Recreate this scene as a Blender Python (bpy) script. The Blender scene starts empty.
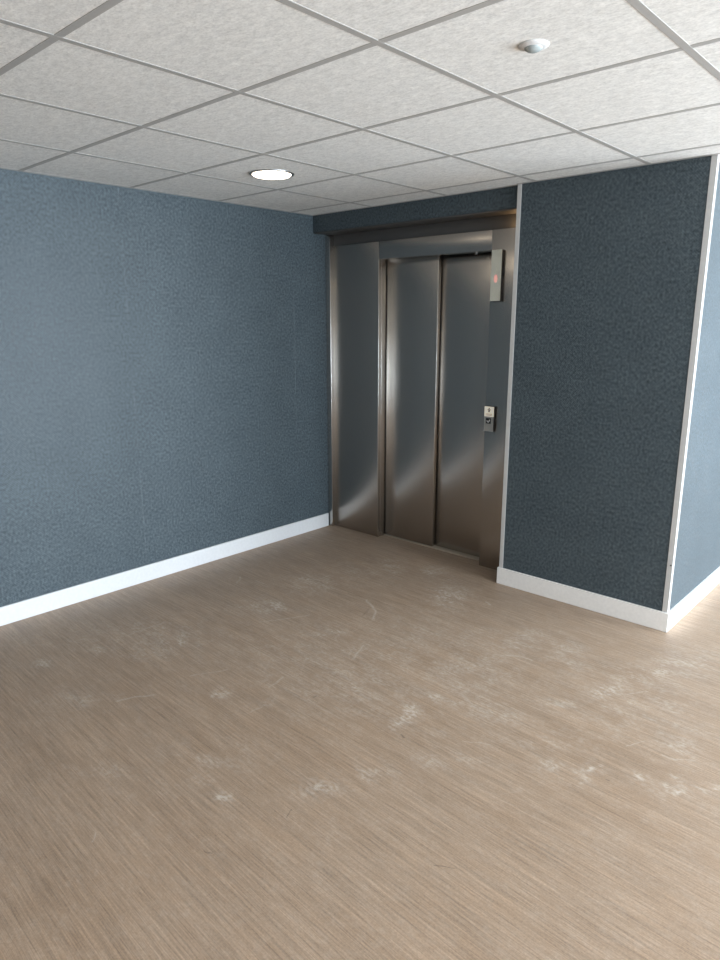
import bpy, bmesh, math
from mathutils import Vector, Matrix

# ------------------------------------------------------------------ room data
H = 2.328            # suspended ceiling height
YE = 0.179           # face of the lift frame
YD1, YD2 = 0.262, 0.300   # faces of the two telescopic door leaves
GX, GY, T = 1.7733, -2.590, 0.6   # one ceiling grid crossing and the module
XP0, XP1 = 1.663, 2.671   # the wallpapered column
COR = 4.5            # corridor end beside the column
XR, YB = 7.4, -6.6   # window wall, rear wall
# plaster dust and scuffs on the floor, in metres: start, end, width, strength
STROKES = [
 (0.453,-1.109,0.389,-1.029,0.008,0.6),
 (0.514,-1.008,0.595,-1.002,0.008,0.5),
 (1.001,-1.374,1.073,-1.256,0.008,0.55),
 (1.073,-1.256,1.136,-1.127,0.008,0.55),
 (1.094,-0.783,1.232,-0.757,0.006,0.35),
 (1.232,-0.757,1.382,-0.849,0.01,0.8),
 (1.382,-0.849,1.439,-0.939,0.01,0.8),
 (1.439,-0.939,1.459,-1.121,0.006,0.35),
 (1.604,-1.187,1.656,-1.338,0.01,0.7),
 (1.561,-1.775,1.538,-1.678,0.008,0.55),
 (1.594,-1.745,1.789,-1.744,0.004,0.5),
 (1.789,-1.744,1.963,-1.738,0.004,0.5),
 (1.963,-1.738,2.378,-1.755,0.003,0.3),
 (2.140,-0.841,2.225,-0.777,0.008,0.7),
 (2.225,-0.777,2.306,-0.757,0.008,0.7),
 (2.219,-1.242,2.349,-1.305,0.01,0.5),
 (0.609,-1.944,0.620,-1.756,0.008,0.6),
 (0.624,-1.818,0.610,-1.731,0.006,0.6),
 (1.161,-2.297,1.189,-2.227,0.01,0.6),
 (1.189,-2.227,1.233,-2.166,0.01,0.6),
 (1.213,-1.962,1.294,-1.813,0.008,0.5),
 (3.036,-1.090,3.075,-1.087,0.005,0.6),
 (3.075,-1.087,3.137,-1.046,0.005,0.6),
 (2.910,-1.138,2.950,-1.049,0.004,0.6),
 (2.731,-0.786,2.825,-0.677,0.006,0.6),
 (1.659,-1.966,1.655,-1.898,0.006,0.5),
 (2.414,-1.384,2.489,-1.276,0.004,0.35),
 (2.422,-1.532,2.516,-1.472,0.004,0.55),
 (2.698,-1.700,2.749,-1.618,0.003,0.3),
 (1.865,-2.756,1.835,-2.731,0.003,0.6),
 (2.711,-1.722,3.059,-1.709,0.002,0.4),
 (2.881,-1.757,3.195,-1.742,0.002,0.35),
 (1.209,-0.185,1.251,-0.023,0.014,0.7),
 (1.482,-0.323,1.649,-0.377,0.01,0.6),
 (1.765,-0.310,1.805,-0.332,0.012,0.8),
]
DARKS = [
 (2.237,-2.272,2.218,-2.233,0.003,0.6),
 (2.157,-2.540,2.182,-2.528,0.003,0.6),
 (2.717,-2.108,2.772,-2.073,0.003,0.6),
 (2.224,-1.660,2.238,-1.665,0.005,0.7),
 (1.764,-1.702,1.764,-1.691,0.006,0.6),
 (2.936,-1.375,2.944,-1.375,0.004,0.6),
 (1.594,-1.745,1.722,-1.741,0.003,0.4),
 (1.073,-0.760,1.180,-0.744,0.006,0.4),
 (1.360,-0.941,1.321,-0.831,0.008,0.3),
]
PATCHES = [  # centre, then two half axes as vectors, strength
 (0.800,-0.792,0.111,0.101,0.121,-0.115,0.45),
 (0.845,-1.246,0.102,0.093,0.077,-0.062,0.5),
 (0.896,-1.162,0.038,0.035,0.043,-0.037,0.6),
 (1.361,-1.210,0.063,0.057,0.042,-0.042,0.4),
 (1.427,-1.955,0.032,0.030,0.034,-0.025,0.8),
 (1.649,-1.861,0.019,0.018,0.024,-0.021,0.6),
 (2.163,-1.526,0.025,0.023,0.028,-0.035,0.6),
 (0.969,-0.203,0.040,0.036,0.098,-0.118,0.4),
 (1.235,-0.112,0.058,0.053,0.043,-0.059,0.6),
 (1.536,-0.358,0.089,0.081,0.125,-0.177,0.5),
 (1.576,-0.384,0.052,0.049,0.052,-0.074,0.5),
 (2.077,-1.033,0.042,0.038,0.028,-0.040,0.4),
 (2.286,-1.279,0.038,0.035,0.036,-0.053,0.4),
 (2.162,-1.349,0.032,0.029,0.024,-0.033,0.4),
 (2.431,-0.589,0.087,0.079,0.073,-0.154,0.3),
 (0.576,-2.379,0.035,0.033,0.040,-0.017,0.6),
 (0.663,-2.120,0.033,0.031,0.040,-0.020,0.5),
 (0.859,-1.941,0.103,0.094,0.094,-0.056,0.35),
 (0.970,-1.722,0.030,0.028,0.028,-0.020,0.4),
 (0.864,-1.789,0.023,0.021,0.049,-0.031,0.6),
 (0.407,-2.206,0.228,0.209,0.089,-0.040,0.12),
 (2.002,-2.357,0.023,0.021,0.020,-0.015,0.7),
 (2.219,-2.088,0.058,0.052,0.034,-0.033,0.5),
 (2.299,-1.913,0.040,0.037,0.026,-0.030,0.55),
 (2.866,-1.417,0.032,0.029,0.019,-0.041,0.3),
 (2.863,-1.320,0.025,0.023,0.017,-0.039,0.3),
 (2.751,-1.454,0.038,0.035,0.019,-0.037,0.35),
 (3.020,-1.276,0.026,0.024,0.010,-0.028,0.3),
 (3.111,-1.259,0.050,0.046,0.018,-0.054,0.35),
 (3.222,-1.186,0.041,0.038,0.009,-0.034,0.35),
 (2.691,-0.799,0.046,0.042,0.031,-0.072,0.5),
 (3.062,-0.991,0.057,0.053,0.030,-0.092,0.35),
 (2.746,-0.549,0.137,0.125,0.034,-0.092,0.35),
 (1.876,-1.521,0.197,0.180,0.171,-0.187,0.2),
 (1.777,-0.955,0.228,0.208,0.208,-0.270,0.2),
 (1.401,-1.446,0.258,0.236,0.236,-0.217,0.18),
 (2.223,-1.087,0.203,0.185,0.147,-0.228,0.2),
 (2.856,-0.841,0.187,0.170,0.072,-0.191,0.22),
 (1.796,-2.264,0.110,0.101,0.049,-0.036,0.2),
 (1.833,-2.105,0.057,0.052,0.030,-0.024,0.25),
 (1.547,-2.571,0.054,0.050,0.032,-0.017,0.2),
 (0.645,-1.831,0.236,0.215,0.130,-0.077,0.25),
 (0.917,-0.377,0.195,0.177,0.148,-0.166,0.25),
 (2.156,-0.608,0.152,0.139,0.080,-0.140,0.3),
 (1.019,-2.416,0.096,0.088,0.063,-0.029,0.25),
 (1.877,-2.344,0.026,0.025,0.023,-0.015,0.3),
 (2.676,-1.291,0.115,0.106,0.037,-0.072,0.2),
 (2.871,-0.242,0.143,0.131,0.046,-0.148,0.35),
 (2.459,-1.658,0.110,0.101,0.034,-0.049,0.2),
 (2.149,-1.508,0.031,0.028,0.037,-0.047,0.4),
 (2.163,-1.623,0.024,0.022,0.027,-0.032,0.5),
 (2.301,-1.571,0.044,0.040,0.021,-0.027,0.25),
 (2.440,-1.272,0.077,0.070,0.031,-0.051,0.25),
 (2.589,-1.033,0.045,0.040,0.029,-0.058,0.35),
 (2.852,-1.378,-0.0037,0.0203,-0.0064,-0.0012,.55),
 (2.856,-1.430,0.0135,-0.0045,0.0021,0.0062,.55),
 (2.883,-1.406,0.0030,0.0188,-0.0064,0.0010,.55),
 (2.876,-1.448,-0.0015,0.0150,-0.0065,-0.0006,.55),
 (2.835,-1.404,0.0120,-0.0060,0.0029,0.0058,.55),
 (2.869,-1.346,-0.0015,0.0217,-0.0065,-0.0004,.55),
 (2.845,-1.297,0.0083,0.0203,-0.0060,0.0025,.55),
 (2.886,-1.323,0.0210,-0.0158,0.0039,0.0052,.55),
 (2.899,-1.327,-0.0173,0.0187,-0.0048,-0.0044,.55),
 (3.014,-1.278,0.0157,-0.0135,0.0042,0.0049,.55),
 (3.034,-1.252,0.0015,0.0180,-0.0065,0.0005,.55),
 (3.117,-1.195,0.0165,-0.0187,0.0049,0.0043,.55),
 (3.098,-1.183,0.0120,-0.0120,0.0046,0.0046,.55),
 (3.102,-1.271,0.0203,0.0015,-0.0005,0.0065,.55),
 (3.153,-1.263,-0.0105,-0.0300,0.0061,-0.0021,.55),
 (3.199,-1.201,0.0173,-0.0158,0.0044,0.0048,.55),
 (3.244,-1.155,0.0060,0.0210,-0.0062,0.0018,.55),
 (2.727,-1.445,0.0203,-0.0045,0.0014,0.0063,.55),
 (2.769,-1.438,0.0015,0.0247,-0.0065,0.0004,.55),
 (2.133,-1.502,-0.0098,0.0225,-0.0060,-0.0026,.55),
 (2.153,-1.569,0.0105,-0.0270,0.0061,0.0024,.55),
 (2.135,-1.460,-0.0075,0.0248,-0.0062,-0.0019,.55),
 (1.430,-1.969,0.0255,-0.0023,0.0006,0.0065,.55),
 (1.422,-1.925,0.0202,0.0015,-0.0005,0.0065,.55),
 (1.434,-1.987,-0.0060,0.0195,-0.0062,-0.0019,.55),
 (2.667,-0.776,0.0037,0.0382,-0.0065,0.0006,.55),
 (2.710,-0.788,0.0022,0.0435,-0.0065,0.0003,.55),
 (2.688,-0.869,0.0172,0.0000,-0.0000,0.0065,.55),
 (2.695,-0.710,0.0225,-0.0052,0.0015,0.0063,.55),
]

# ------------------------------------------------------------------ look
FL_A, FL_B, FL_C = (.316, .219, .147), (.384, .274, .190), (.354, .260, .187)
DUST_K = .62
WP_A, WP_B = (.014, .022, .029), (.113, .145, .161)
CEIL = (.82, .815, .785)
GRID = (.44, .43, .41)
STEEL = (.46, .425, .388)
DAY = (.76, .88, 1.)
WPOW = (48., 78., 310., 310., 290.)
WORLD = .3
BACKL, BACKP = [(2.0, -5.2), (4.6, -4.6)], 14.
GLOW = .75
VIEW, EXPO = 'Standard', 0.

# ------------------------------------------------------------------ helpers
COL = bpy.context.scene.collection

def link(name, me, mat=None, parent=None, **props):
    o = bpy.data.objects.new(name, me)
    COL.objects.link(o)
    if me is not None and mat is not None:
        for m in (mat if isinstance(mat, (list, tuple)) else [mat]):
            me.materials.append(m)
    if parent is not None:
        o.parent = parent
        o.matrix_parent_inverse = Matrix.Translation(-Vector(parent.location))
    for k, v in props.items():
        o[k] = v
    return o

def finish(bm, name, mat=None, parent=None, smooth=False, **props):
    me = bpy.data.meshes.new(name)
    bmesh.ops.recalc_face_normals(bm, faces=bm.faces[:])
    bm.to_mesh(me); bm.free()
    if smooth:
        for p in me.polygons:
            p.use_smooth = True
        try:
            me.set_sharp_from_angle(angle=math.radians(35))
        except Exception:
            pass
    return link(name, me, mat, parent, **props)

def box(bm, x0, x1, y0, y1, z0, z1, bevel=0.0, seg=2, mi=0):
    r = bmesh.ops.create_cube(bm, size=1.0)
    vs = r['verts']
    for v in vs:
        v.co.x = x0 + (v.co.x + .5) * (x1 - x0)
        v.co.y = y0 + (v.co.y + .5) * (y1 - y0)
        v.co.z = z0 + (v.co.z + .5) * (z1 - z0)
    fs = set(f for v in vs for f in v.link_faces)
    for f in fs:
        f.material_index = mi
    if bevel:
        es = set(e for f in fs for e in f.edges)
        bmesh.ops.bevel(bm, geom=list(es), offset=bevel, segments=seg, profile=.5, affect='EDGES')

def extrude_profile(bm, pts, z0, z1):
    """closed outline in plan (x, y), extruded upward"""
    a = [bm.verts.new((x, y, z0)) for x, y in pts]
    b = [bm.verts.new((x, y, z1)) for x, y in pts]
    n = len(pts)
    for i in range(n):
        bm.faces.new((a[i], a[(i + 1) % n], b[(i + 1) % n], b[i]))
    bm.faces.new(a[::-1]); bm.faces.new(b)

def lathe(bm, prof, c, n=48):
    rings = []
    for r, z in prof:
        if r < 1e-6:
            rings.append([bm.verts.new((c[0], c[1], c[2] + z))])
        else:
            rings.append([bm.verts.new((c[0] + r * math.cos(2 * math.pi * k / n), c[1] + r * math.sin(2 * math.pi * k / n), c[2] + z)) for k in range(n)])
    for A, B in zip(rings, rings[1:]):
        for k in range(n):
            a0, a1 = A[k % len(A)], A[(k + 1) % len(A)]
            b0, b1 = B[k % len(B)], B[(k + 1) % len(B)]
            vs = []
            for v in (a0, a1, b1, b0):
                if v not in vs:
                    vs.append(v)
            if len(vs) > 2:
                bm.faces.new(vs)

def empty(name, loc, **props):
    o = link(name, None, None, None, **props)
    o.location = loc
    o.empty_display_size = .1
    return o

# ------------------------------------------------------------------ materials
class NT:
    def __init__(self, name):
        self.m = bpy.data.materials.new(name); self.m.use_nodes = True
        self.t = self.m.node_tree; self.t.nodes.clear()
        self.out = self.n('ShaderNodeOutputMaterial')
        self.b = self.n('ShaderNodeBsdfPrincipled')
        self.t.links.new(self.b.outputs[0], self.out.inputs[0])
    def n(self, typ, **kw):
        nd = self.t.nodes.new(typ)
        for k, v in kw.items():
            setattr(nd, k, v)
        return nd
    def set(self, sock, v):
        if hasattr(v, 'is_linked'):
            self.t.links.new(v, sock)
        else:
            sock.default_value = v
    def P(self, **kw):
        for k, v in kw.items():
            self.set(self.b.inputs[k.replace('_', ' ')], v)
    def math(self, op, a, b=None, c=None, clamp=False):
        nd = self.n('ShaderNodeMath', operation=op, use_clamp=clamp)
        self.set(nd.inputs[0], a)
        if b is not None: self.set(nd.inputs[1], b)
        if c is not None: self.set(nd.inputs[2], c)
        return nd.outputs[0]
    def vm(self, op, a, b=None, out=0, scale=None):
        nd = self.n('ShaderNodeVectorMath', operation=op)
        self.set(nd.inputs[0], a)
        if b is not None: self.set(nd.inputs[1], b)
        if scale is not None: self.set(nd.inputs['Scale'], scale)
        return nd.outputs[out]
    def pos(self):
        return self.n('ShaderNodeNewGeometry').outputs['Position']
    def noise(self, vec, scale, detail=2, rough=.5):
        nd = self.n('ShaderNodeTexNoise')
        self.set(nd.inputs['Vector'], vec)
        nd.inputs['Scale'].default_value = scale
        nd.inputs['Detail'].default_value = detail
        nd.inputs['Roughness'].default_value = rough
        return nd.outputs[0]
    def rng(self, v, a, b, c, d):
        nd = self.n('ShaderNodeMapRange')
        self.set(nd.inputs[0], v)
        for i, x in enumerate((a, b, c, d)):
            nd.inputs[i + 1].default_value = x
        return nd.outputs[0]
    def mix(self, f, a, b, blend='MIX'):
        nd = self.n('ShaderNodeMix', data_type='RGBA', blend_type=blend)
        self.set(nd.inputs[0], f)
        for s, v in ((nd.inputs[6], a), (nd.inputs[7], b)):
            if not hasattr(v, 'is_linked'):
                v = tuple(v) + ((1,) if len(v) == 3 else ())
            self.set(s, v)
        return nd.outputs[2]
    def bump(self, h, strength, dist):
        nd = self.n('ShaderNodeBump')
        self.set(nd.inputs['Height'], h)
        nd.inputs['Strength'].default_value = strength
        nd.inputs['Distance'].default_value = dist
        return nd.outputs[0]

def plain(name, col, rough=.5, metal=0., noise=.03, scale=60., **kw):
    k = NT(name)
    n = k.noise(k.pos(), scale, 3)
    f = k.rng(n, .3, .7, 1 - noise, 1 + noise)
    k.P(Base_Color=k.vm('SCALE', tuple(col), scale=f), Roughness=rough, Metallic=metal, **kw)
    return k.m

def mat_floor():
    k = NT('vinyl_plank_floor'); p = k.pos()
    rot = k.n('ShaderNodeVectorRotate', rotation_type='Z_AXIS'); k.set(rot.inputs[0], p)
    rot.inputs['Angle'].default_value = math.radians(2.2)
    g = rot.outputs[0]
    # long thin grain lines running across the room
    g1 = k.noise(k.vm('MULTIPLY', g, (3.2, 120., 1.)), 1., 3, .6)
    g2 = k.noise(k.vm('MULTIPLY', g, (9., 330., 1.)), 1., 3, .6)
    g3 = k.noise(k.vm('MULTIPLY', g, (1.2, 9., 1.)), 1., 3, .5)
    big = k.noise(p, 2.2, 3, .5)
    fine = k.noise(p, 160., 2, .6)
    lines = k.math('ADD', k.rng(g1, .3, .7, -1., 1.), k.math('MULTIPLY', k.rng(g2, .3, .7, -1., 1.), .9))
    base = k.mix(k.rng(g3, .3, .7, 0., 1.), FL_A, FL_B)
    base = k.mix(k.rng(big, .38, .62, 0., .45), base, FL_C)
    base = k.vm('SCALE', base, scale=k.math('MULTIPLY_ADD', lines, .21, 1.))
    base = k.vm('SCALE', base, scale=k.rng(fine, .3, .7, .86, 1.14))
    # plaster dust trodden over the boards
    at = k.n('ShaderNodeAttribute', attribute_name='dust').outputs['Fac']
    d1 = k.noise(k.vm('MULTIPLY', p, (9., 16., 1.)), 1., 5, .65)
    d2 = k.noise(k.vm('MULTIPLY', g, (45., 75., 1.)), 1., 4, .6)
    cloud = k.math('MULTIPLY', k.rng(d1, .40, .62, 0., 1.), k.rng(d2, .36, .62, .05, 1.))
    dust = k.math('MULTIPLY', at, k.math('ADD', k.math('MULTIPLY', cloud, 1.6), k.math('MULTIPLY', k.rng(d2, .40, .66, 0., 1.), .40)))
    wob = k.n('ShaderNodeTexNoise'); k.set(wob.inputs['Vector'], p); wob.inputs['Scale'].default_value = 14.
    wob.inputs['Detail'].default_value = 3
    pw = k.vm('ADD', p, k.vm('SCALE', k.vm('SUBTRACT', wob.outputs['Color'], (.5, .5, .5)), scale=.035))
    pw = k.vm('MULTIPLY', pw, (1., 1., 0.))
    def capsules(lst):
        acc = None
        for ax, ay, bx_, by_, w, s in lst:
            ba = Vector((bx_ - ax, by_ - ay, 0)); L = max(ba.length_squared, 1e-9)
            pa = k.vm('SUBTRACT', pw, (ax, ay, 0))
            t = k.math('MULTIPLY', k.vm('DOT_PRODUCT', pa, tuple(ba), out=1), 1 / L, clamp=True)
            d = k.vm('LENGTH', k.vm('SUBTRACT', pa, k.vm('SCALE', tuple(ba), scale=t)), out=1)
            v = k.rng(d, w * .25, w * 1.15, s, 0.)
            acc = v if acc is None else k.math('MAXIMUM', acc, v)
        return acc
    br = k.rng(d2, .32, .55, .35, 1.)
    st = k.math('MULTIPLY', capsules(STROKES), br)
    dust = k.math('MAXIMUM', dust, k.math('MULTIPLY', st, .9), clamp=True)
    base = k.mix(k.math('MULTIPLY', dust, DUST_K), base, (.66, .60, .53))
    base = k.mix(k.math('MULTIPLY', capsules(DARKS), .7), base, (.09, .065, .045))
    k.P(Base_Color=base, Roughness=k.math('MULTIPLY_ADD', dust, .25, k.rng(g3, .3, .7, .40, .47)), Specular_IOR_Level=.42,
        Normal=k.bump(lines, .12, .0015))
    return k.m

def mat_wallpaper():
    k = NT('woven_blue_wallpaper'); p = k.pos()
    s = k.n('ShaderNodeSeparateXYZ'); k.set(s.inputs[0], p)
    h = k.math('ADD', s.outputs[0], s.outputs[1])      # runs along either wall
    z = s.outputs[2]
    u = k.n('ShaderNodeCombineXYZ'); k.set(u.inputs[0], h); k.set(u.inputs[1], z)
    uv = u.outputs[0]
    def tw(a, pitch):   # twill lines
        return k.math('SINE', k.math('MULTIPLY', a, 2 * math.pi / pitch))
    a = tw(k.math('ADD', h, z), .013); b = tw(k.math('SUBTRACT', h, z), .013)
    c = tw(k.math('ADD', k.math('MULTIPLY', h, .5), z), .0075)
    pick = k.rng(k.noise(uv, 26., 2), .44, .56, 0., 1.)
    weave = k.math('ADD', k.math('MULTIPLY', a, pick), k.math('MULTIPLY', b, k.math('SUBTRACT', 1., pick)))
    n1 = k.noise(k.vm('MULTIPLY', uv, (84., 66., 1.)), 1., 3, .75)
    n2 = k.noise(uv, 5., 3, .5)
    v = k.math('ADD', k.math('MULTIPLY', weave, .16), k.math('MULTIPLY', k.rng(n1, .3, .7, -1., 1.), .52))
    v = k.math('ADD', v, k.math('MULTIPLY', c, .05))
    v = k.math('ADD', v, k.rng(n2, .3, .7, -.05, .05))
    col = k.mix(k.math('MULTIPLY_ADD', v, .9, .5, clamp=True), WP_A, WP_B)  # woven pattern, with glints of the weave also put into the colour
    # butt joints between the drops of paper
    seam = None
    for y in (-.17, -1.46, -2.76):
        d = k.math('ABSOLUTE', k.math('SUBTRACT', s.outputs[1], y))
        w = k.rng(d, .0012, .0034, 1., 0.)
        w = k.math('MULTIPLY', w, k.rng(s.outputs[0], .01, .02, 1., 0.))
        seam = w if seam is None else k.math('MAXIMUM', seam, w)
    seam = k.math('MULTIPLY', seam, k.rng(k.noise(p, 4., 2), .40, .62, .0, .3))
    col = k.mix(seam, col, (.24, .27, .30))
    k.P(Base_Color=col, Roughness=k.rng(n1, .3, .7, .42, .62), Specular_IOR_Level=.36,
        Normal=k.bump(k.math('ADD', k.math('MULTIPLY', weave, .45), n1), .16, .003))
    return k.m

def mat_tile():
    k = NT('mineral_ceiling_tile'); p = k.pos()
    n1 = k.noise(k.vm('MULTIPLY', p, (30., 55., 1.)), 1., 4, .7)
    n2 = k.noise(k.vm('MULTIPLY', p, (110., 150., 1.)), 1., 3, .6)
    v = k.math('ADD', k.rng(n1, .3, .7, -.13, .13), k.rng(n2, .3, .7, -.12, .12))
    col = k.vm('SCALE', CEIL, scale=k.math('ADD', v, 1.))
    k.P(Base_Color=col, Roughness=.9, Specular_IOR_Level=.2, Normal=k.bump(n2, .25, .002))
    return k.m

def mat_steel(name, base, rough, aniso=.6, metal=1.):
    k = NT(name); p = k.pos()
    g = k.noise(k.vm('MULTIPLY', p, (260., 260., 1.2)), 1., 3, .6)
    col = k.vm('SCALE', base, scale=k.rng(g, .3, .7, .99, 1.01))
    tg = k.n('ShaderNodeCombineXYZ'); tg.inputs[0].default_value = 1.; tg.inputs[1].default_value = .6
    k.P(Base_Color=col, Metallic=metal, Roughness=rough,
        Anisotropic=aniso, Tangent=tg.outputs[0])
    return k.m

def mat_emit(name, col, power, base=(.8, .8, .8)):
    k = NT(name)
    n = k.noise(k.pos(), 30., 1)
    k.P(Base_Color=tuple(base) + (1,), Emission_Color=tuple(col) + (1,), Emission_Strength=k.rng(n, .2, .8, power * .98, power * 1.02), Roughness=.4)
    return k.m

M = dict(
    floor=mat_floor(), paper=mat_wallpaper(), tile=mat_tile(),
    grid=plain('ceiling_grid_paint', GRID, .55),
    white=plain('white_baseboard_paint', (.70, .70, .70), .38),
    white_lit=plain('lit_white_baseboard_paint', (.88, .85, .81), .38),  # same baseboard white, lightened and warmed to stand in for floor bounce
    trim=plain('satin_corner_trim', (.56, .55, .53), .4),
    plaster=plain('painted_plaster', (.33, .33, .33), .8),
    steel=mat_steel('brushed_stainless_steel', STEEL, .26),
    steel_lit=mat_steel('brushed_stainless_frame_lit', (.60, .58, .55), .24),  # same steel, whitened to paint in the highlight on flange and jamb
    dark=mat_steel('dark_header_metal', (.10, .097, .093), .42, .2, .12),
    gap=plain('black_shaft_wall', (.012, .012, .012), .7),  # plain near-black colour of the wall behind the doors
    sill=plain('tan_metal_sill', (.42, .35, .27), .4),
    plate=plain('pale_signal_plate', (.86, .88, .78), .4),
    side=plain('black_plastic_housing', (.02, .02, .02), .4),
    notice=plain('cream_notice_plate_glow', (.95, .90, .78), .5, Emission_Color=(1., .93, .78, 1), Emission_Strength=.22),  # weak glow added to brighten the notice, which is no lamp
    greyp=plain('grey_steel_plate', (.36, .37, .36), .38),
    black=plain('black_button', (.006, .006, .006), .3),
    ink=plain('dark_ink', (.10, .09, .07), .6),
    ink2=plain('brown_ink', (.42, .33, .24), .6),
    mark=plain('white_button_mark', (.85, .85, .85), .4),
    red=mat_emit('red_display', (1., .42, .36), .50, (.6, .4, .36)),
    lens=mat_emit('lit_diffuser', (1., .87, .68), 9.),
    chrome=plain('chrome_ring', (.42, .41, .40), .3, 1.),
    pir=plain('white_sensor_plastic', (.78, .78, .77), .35),
    dome=plain('grey_sensor_lens', (.42, .47, .47), .25),
)

# ------------------------------------------------------------------ setting
def floor():
    import numpy as np
    xs = np.concatenate(([-.3], np.arange(0, 3.9, .010), [5.2, XR + .3]))
    ys = np.concatenate(([YB - .3, -5.], np.arange(-3.4, .35, .010), [2., COR + .3]))
    X, Y = np.meshgrid(xs, ys)
    D = np.full(X.shape, .11)
    for cx, cy, ux, uy, vx, vy, s in PATCHES:
        det = ux * vy - uy * vx
        dx, dy = X - cx, Y - cy
        q = ((vy * dx - vx * dy) / det) ** 2 + ((-uy * dx + ux * dy) / det) ** 2
        D += s * np.exp(-q * 1.1)
    D = np.minimum(D, 1.1)
    nx = len(xs)
    co = np.stack([X, Y, np.zeros_like(X)], -1).reshape(-1, 3)
    i = (np.arange(len(ys) - 1)[:, None] * nx + np.arange(nx - 1)[None, :]).ravel()
    fc = np.stack([i, i + 1, i + nx + 1, i + nx], -1)
    me = bpy.data.meshes.new('floor')
    me.from_pydata(co.tolist(), [], fc.tolist())
    at = me.attributes.new('dust', 'FLOAT', 'POINT')
    at.data.foreach_set('value', D.ravel().astype(np.float32))
    return link('floor', me, M['floor'], None, kind='structure')
floor()

# ceiling: tile field with the exposed grid as its part
bm = bmesh.new(); box(bm, -.3, XR + .3, YB - .3, COR + .3, H + .0006, H + .10)
ceil = finish(bm, 'ceiling', M['tile'], kind='structure')
bm = bmesh.new()
BW = .012
i = -3
xs = [GX + T * k for k in range(-3, 9) if 0.02 < GX + T * k < XR - .02]
ys = [GY + T * k for k in range(-7, 13) if YB + .02 < GY + T * k < COR - .02]
for x in xs:
    yend = YE if x < XP0 else (0. if x < XP1 else COR)
    if x < XP0: yend = .03
    box(bm, x - BW, x + BW, YB, yend, H - .0005, H + .006, .0006, 1)
for y in ys:
    x0 = 0. if y < 0 else XP1
    box(bm, x0, XR, y - BW, y + BW, H - .0003, H + .006, .0006, 1)
finish(bm, 'suspension_grid', M['grid'], ceil, label='pale grey grid bars between the ceiling tiles')
# wall angles round the edge of the ceiling
def angle(n, *b):
    bm = bmesh.new(); box(bm, *b, .0006, 1)
    finish(bm, 'trim_%d' % n, M['grid'], kind='structure')
angle(5, 0., .020, YB, .03, H - .0008, H + .006)
angle(6, 0.020, XP0, .010, .03, H - .0008, H + .006)
angle(7, XP0, XP1, -.021, 0., H - .0008, H + .006)
angle(8, XP1, XP1 + .021, -.021, COR, H - .0008, H + .006)

# walls
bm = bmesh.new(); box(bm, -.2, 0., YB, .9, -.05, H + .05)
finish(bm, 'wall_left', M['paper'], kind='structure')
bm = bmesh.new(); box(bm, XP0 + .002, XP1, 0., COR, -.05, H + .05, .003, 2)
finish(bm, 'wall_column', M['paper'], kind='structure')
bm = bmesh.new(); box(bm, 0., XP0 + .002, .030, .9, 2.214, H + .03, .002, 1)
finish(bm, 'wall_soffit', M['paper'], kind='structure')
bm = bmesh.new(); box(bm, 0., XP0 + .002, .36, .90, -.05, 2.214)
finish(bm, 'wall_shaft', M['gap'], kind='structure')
# the sides of the room behind and beside the camera
bm = bmesh.new(); box(bm, -.2, XR + .2, YB - .2, YB, -.05, H + .05)
finish(bm, 'wall_rear', M['plaster'], kind='structure')
bm = bmesh.new(); box(bm, XP1, XR + .2, COR, COR + .2, -.05, H + .05)
finish(bm, 'wall_corridor', M['plaster'], kind='structure')
bm = bmesh.new()
WIN = [(-6.0, -4.3), (-3.8, -2.1), (-1.6, .1), (.6, 2.3), (2.6, 4.2)]
WZ0, WZ1 = .15, 2.15
box(bm, XR, XR + .2, YB, COR, -.05, WZ0); box(bm, XR, XR + .2, YB, COR, WZ1, H + .05)
e = [YB] + [v for w in WIN for v in w] + [COR]
for a, b in zip(e[0::2], e[1::2]):
    box(bm, XR, XR + .2, a, b, WZ0, WZ1)
finish(bm, 'wall_right', M['plaster'], kind='structure')

# baseboards
bm = bmesh.new(); box(bm, 0., .013, YB, .143, 0., .105, .003, 2)
finish(bm, 'baseboard_left', M['white'], kind='structure')
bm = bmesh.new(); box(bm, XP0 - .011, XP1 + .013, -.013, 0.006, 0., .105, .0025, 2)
finish(bm, 'baseboard_column_front', M['white_lit'], kind='structure')
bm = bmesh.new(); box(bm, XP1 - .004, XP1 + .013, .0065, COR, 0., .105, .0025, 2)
finish(bm, 'baseboard_column_side', M['white_lit'], kind='structure')

# L-shaped corner trims of the column
def corner_trim(n, x, sx, leg, z0, z1, ret):
    t = .0025
    pts = [(x - sx * t, -t), (x + sx * leg, -t), (x + sx * leg, .001), (x + sx * .001, .001), (x + sx * .001, ret), (x - sx * t, ret)]
    bm = bmesh.new(); extrude_profile(bm, pts, z0, z1)
    es = [e for e in bm.edges if abs(e.verts[0].co.z - e.verts[1].co.z) > .1]
    bmesh.ops.bevel(bm, geom=es, offset=.0008, segments=2, profile=.5, affect='EDGES')
    return finish(bm, 'trim_%d' % n, M['trim'], kind='structure')
corner_trim(1, XP0, 1, .023, .104, H - .001, .03)
ct = corner_trim(2, XP1, -1, .025, .104, H - .001, .027)
bm = bmesh.new()
bmesh.ops.create_cone(bm, cap_ends=True, segments=16, radius1=.0045, radius2=.0035, depth=.003,
                      matrix=Matrix.Translation((XP1 - .006, -.0035, .367)) @ Matrix.Rotation(math.pi / 2, 4, 'X'))
finish(bm, 'screw', M['black'], ct, label='small dark screw head')

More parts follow.
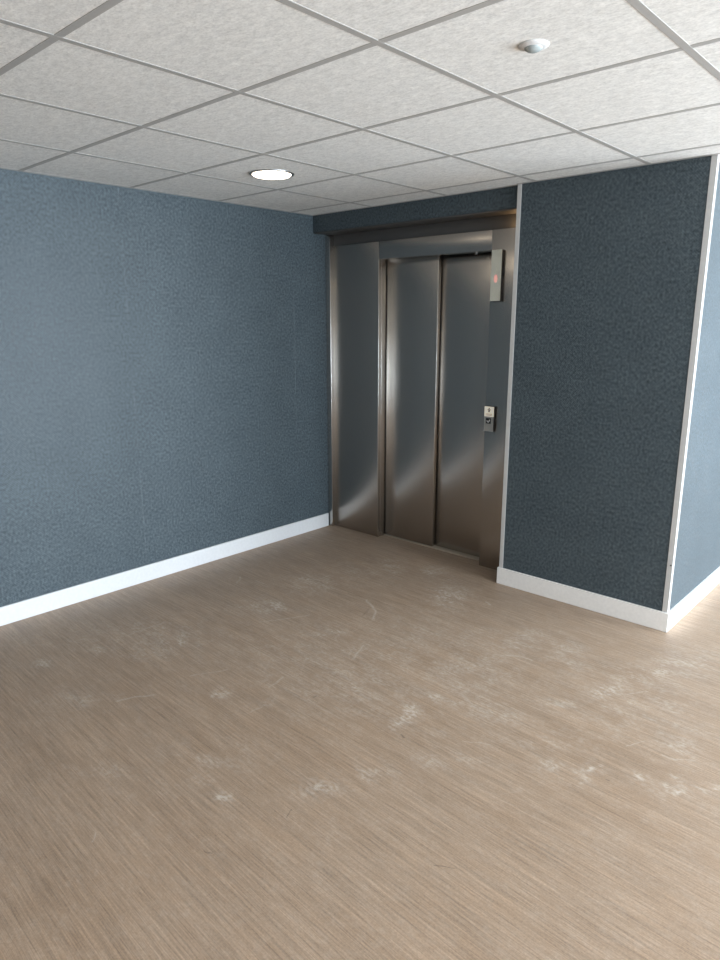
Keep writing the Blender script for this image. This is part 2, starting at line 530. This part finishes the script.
# ------------------------------------------------------------------ the lift
lift = empty('elevator_entrance', (.83, YE, 0.), category='elevator',
             label='brushed stainless steel elevator front with two sliding doors, set back beside the blue wall')
def part(name, mat, boxes, bevel=.0015, smooth=True, **kw):
    bm = bmesh.new()
    for b in boxes:
        box(bm, *b, bevel, 3)
    return finish(bm, name, M[mat], lift, smooth, **kw)
ZT, ZO = 2.131, 2.013      # top of the frame, top of the opening
XJ, XK = .4975, 1.400      # the door opening
part('frame_flange', 'steel_lit', [(.0015, .049, .150, .34, 0.001, 2.2075)], .002)
part('side_panel', 'steel', [(.0475, XJ - .0008, YE, YE + .03, .004, ZT)], .0025)
part('door_jamb', 'steel_lit', [(XJ - .03, XJ - .0002, YE + .0305, YD1 - .006, .001, ZO), (XJ - .012, XJ, YE + .0005, YE + .03, .001, ZO)], .0015)
part('transom_panel', 'steel', [(XJ + .0008, XK - .0008, YE, YE + .08, ZO, ZT)], .0015)
part('side_panel', 'steel', [(XK + .0002, XP0 - .0005, YE, YE + .09, .002, ZT)], .0015)
part('header_cover', 'dark', [(.0495, XP0 - .0005, YE + .012, YE + .05, ZT + .001, 2.2075), (.0015, XP0 - .0005, .036, YE + .05, 2.2080, 2.2130)], .001, label='dark metal strip above the steel frame')
part('door_panel', 'steel', [(XJ - .02, .948, YD1, YD1 + .032, .008, ZO + .03)], .005)
part('door_panel', 'steel', [(.90, XK + .03, YD2, YD2 + .032, .008, ZO + .03)], .003)
part('sill', 'sill', [(XJ + .001, XK - .001, YD1 - .012, .345, .0005, .006)], .001)
bm = bmesh.new()
bmesh.ops.create_cone(bm, cap_ends=True, segments=14, radius1=.006, radius2=.006, depth=.012,
                      matrix=Matrix.Translation((1.262, YE + .045, ZO - .0055)))
finish(bm, 'bolt', M['mark'], lift, True, label='small bright bolt under the transom')

# ------------------------------------------------------------------ floor indicator
ind = empty('floor_indicator', (1.449, YE, 1.715), category='display',
            label='tall narrow pale floor indicator with red display, beside the top of the elevator doors')
bm = bmesh.new(); box(bm, 1.414, 1.4855, YE - .021, YE - .0006, 1.715, 2.012, .002, 2)
finish(bm, 'housing', M['side'], ind, label='black side housing')
bm = bmesh.new(); box(bm, 1.4145, 1.485, YE - .0235, YE - .0205, 1.7155, 2.0115, .001, 2)
finish(bm, 'face_plate', M['plate'], ind)
bm = bmesh.new()
n = 28
vs = [[], []]
for kq, yy in enumerate((YE - .0245, YE - .0234)):
    for q in range(n):
        a = 2 * math.pi * q / n
        vs[kq].append(bm.verts.new((1.449 + .0125 * math.cos(a), yy, 1.846 + .024 * math.sin(a))))
bm.faces.new(vs[0]); bm.faces.new(vs[1][::-1])
for q in range(n):
    bm.faces.new((vs[0][q], vs[0][(q + 1) % n], vs[1][(q + 1) % n], vs[1][q]))
finish(bm, 'red_display', M['red'], ind, label='glowing pinkish red digit window')

# ------------------------------------------------------------------ call panel
cp = empty('elevator_call_panel', (1.441, YE, .915), category='call button',
           label='small elevator call panel with cream notice above a black button, on the steel door frame')
YF = YE - .018
bm = bmesh.new(); box(bm, 1.4065, 1.4755, YF, YE - .0006, .915, 1.0735, .0015, 2)
finish(bm, 'housing', M['side'], cp, label='black side housing')
bm = bmesh.new(); box(bm, 1.407, 1.475, YF - .002, YF + .0005, .9155, 1.0085, .0008, 2)
finish(bm, 'cover_plate', M['greyp'], cp, label='grey metal lower plate')
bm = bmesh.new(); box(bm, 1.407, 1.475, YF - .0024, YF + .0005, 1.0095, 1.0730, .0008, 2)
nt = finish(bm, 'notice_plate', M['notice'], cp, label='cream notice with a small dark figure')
def flat(name, polys, y, mat, parent, d=.0006, **kw):
    bm = bmesh.new()
    for pts in polys:
        a = [bm.verts.new((x, y, z)) for x, z in pts]; b = [bm.verts.new((x, y + d, z)) for x, z in pts]
        n = len(pts)
        bm.faces.new(a); bm.faces.new(b[::-1])
        for i in range(n):
            bm.faces.new((a[i], b[i], b[(i + 1) % n], a[(i + 1) % n]))
    return finish(bm, name, M[mat], parent, **kw)
cx = 1.441
def rect(x0, x1, z0, z1): return [(x0, z0), (x1, z0), (x1, z1), (x0, z1)]
head = [(cx + .0045 * math.cos(2 * math.pi * q / 14), 1.0615 + .0045 * math.sin(2 * math.pi * q / 14)) for q in range(14)]
flat('figure_mark', [head, rect(cx - .0115, cx + .0115, 1.0505, 1.0555), rect(cx - .0042, cx + .0042, 1.041, 1.0505), rect(cx - .0085, cx + .0085, 1.0385, 1.0415)], YF - .003, 'ink', nt)
flat('text_lines', [rect(cx - .024, cx + .022, 1.0275, 1.0295), rect(cx - .026, cx + .024, 1.0225, 1.0245), rect(cx - .020, cx + .020, 1.0165, 1.0190)], YF - .003, 'ink2', nt)
bm = bmesh.new(); box(bm, cx - .0195, cx + .0155, YF - .006, YF - .0018, .9665, 1.0005, .0015, 2)
bt = finish(bm, 'call_button', M['black'], cp, label='square black button with a white hooked mark')
# white hooked arrow on the button
bx0 = cx - .002
arc = []
for q in range(9):
    a = math.radians(-200 + q * 25); arc.append((bx0 + .0105 * math.cos(a), .9835 + .0105 * math.sin(a)))
arc2 = [(bx0 + (x - bx0) * .5, .9835 + (z - .9835) * .5) for x, z in arc]
polys = [[arc[i], arc[i + 1], arc2[i + 1], arc2[i]] for i in range(8)]
polys.append([(bx0 + .0125, .9815), (bx0 + .0030, .9850), (bx0 + .0120, .9950)])
flat('button_mark', polys, YF - .0068, 'mark', bt)

# ------------------------------------------------------------------ downlight
lx, ly = GX - 1.5 * T, GY + 2.5 * T
dl = empty('recessed_downlight', (lx, ly, H), category='ceiling light',
           label='round lit warm white downlight recessed in the ceiling in front of the elevator')
bm = bmesh.new(); lathe(bm, [(.099, .003), (.099, -.0035), (.102, -.005), (.109, -.0045), (.1145, -.0025), (.115, .003)], (lx, ly, H))
finish(bm, 'trim_ring', M['chrome'], dl, True)
bm = bmesh.new(); lathe(bm, [(.0985, .002), (.0985, -.0055), (.094, -.0085), (.080, -.0105), (.05, -.0115), (0, -.012)], (lx, ly, H))
finish(bm, 'diffuser', M['lens'], dl, True, label='glowing warm white diffuser')

# ------------------------------------------------------------------ presence sensor
sx, sy = GX + 1.5 * T, GY + 1.5 * T
ps = empty('presence_sensor', (sx, sy, H), category='motion sensor',
           label='small white round motion sensor with a grey dome, in a ceiling tile near the camera')
bm = bmesh.new(); lathe(bm, [(.041, .003), (.041, -.001), (.038, -.0035), (.031, -.0065), (.025, -.007), (.025, -.003)], (sx, sy, H))
finish(bm, 'mounting_ring', M['pir'], ps, True)
bm = bmesh.new(); lathe(bm, [(.0245, -.003), (.0245, -.0075), (.0225, -.0105), (.018, -.0135), (.012, -.0158), (.006, -.0168), (0, -.017)], (sx, sy, H))
finish(bm, 'sensor_dome', M['dome'], ps, True, label='grey translucent dome')

# ------------------------------------------------------------------ light
sc = bpy.context.scene
w = bpy.data.worlds.new('daylight'); sc.world = w; w.use_nodes = True
bg = w.node_tree.nodes['Background']
bg.inputs[0].default_value = (.80, .90, 1.0, 1); bg.inputs[1].default_value = WORLD
def area(name, loc, rot, sx, sy, power, col):
    l = bpy.data.lights.new(name, 'AREA'); l.shape = 'RECTANGLE'; l.size = sx; l.size_y = sy
    l.energy = power; l.color = col
    o = bpy.data.objects.new(name, l); COL.objects.link(o); o.location = loc; o.rotation_euler = rot
    return o
for (a, b), pw in zip(WIN, WPOW):
    area('window_daylight', (XR + .02, (a + b) / 2, (WZ0 + WZ1) / 2), (0, math.radians(90), 0), WZ1 - WZ0, b - a, pw, DAY)
# ceiling lights further back in the room
for x, y in BACKL:
    area('room_downlight', (x, y, H - .02), (0, 0, 0), .5, .5, BACKP, (1., .93, .84))
l = bpy.data.lights.new('header_glow', 'POINT'); l.energy = GLOW; l.color = (1., .62, .30); l.shadow_soft_size = .003  # point lamp added for the warm glow at the header, no fitting modelled
o = bpy.data.objects.new('header_glow', l); COL.objects.link(o); o.location = (1.602, YE - .005, 2.139)

# ------------------------------------------------------------------ camera
cam = bpy.data.cameras.new('camera'); cam.sensor_fit = 'AUTO'; cam.sensor_width = 36.
cam.lens = 678.079 / 960 * 36; cam.clip_start = .02
co = bpy.data.objects.new('camera', cam); COL.objects.link(co)
r = Vector((.7372296, .6756417, -.0008441)); u = Vector((-.1541416, .1694085, .9734172)); f = Vector((-.6578243, .7175019, -.2290375))
m = Matrix((r, u, -f)).transposed().to_4x4(); m.translation = (3.7181, -3.5290, 1.60153)
co.matrix_world = m
sc.camera = co
sc.view_settings.view_transform = VIEW
sc.view_settings.look = 'None'
sc.view_settings.exposure = EXPO
sc.view_settings.gamma = 1.0
sc.cycles.sample_clamp_indirect = 4.
sc.cycles.caustics_reflective = False
sc.cycles.blur_glossy = 1.
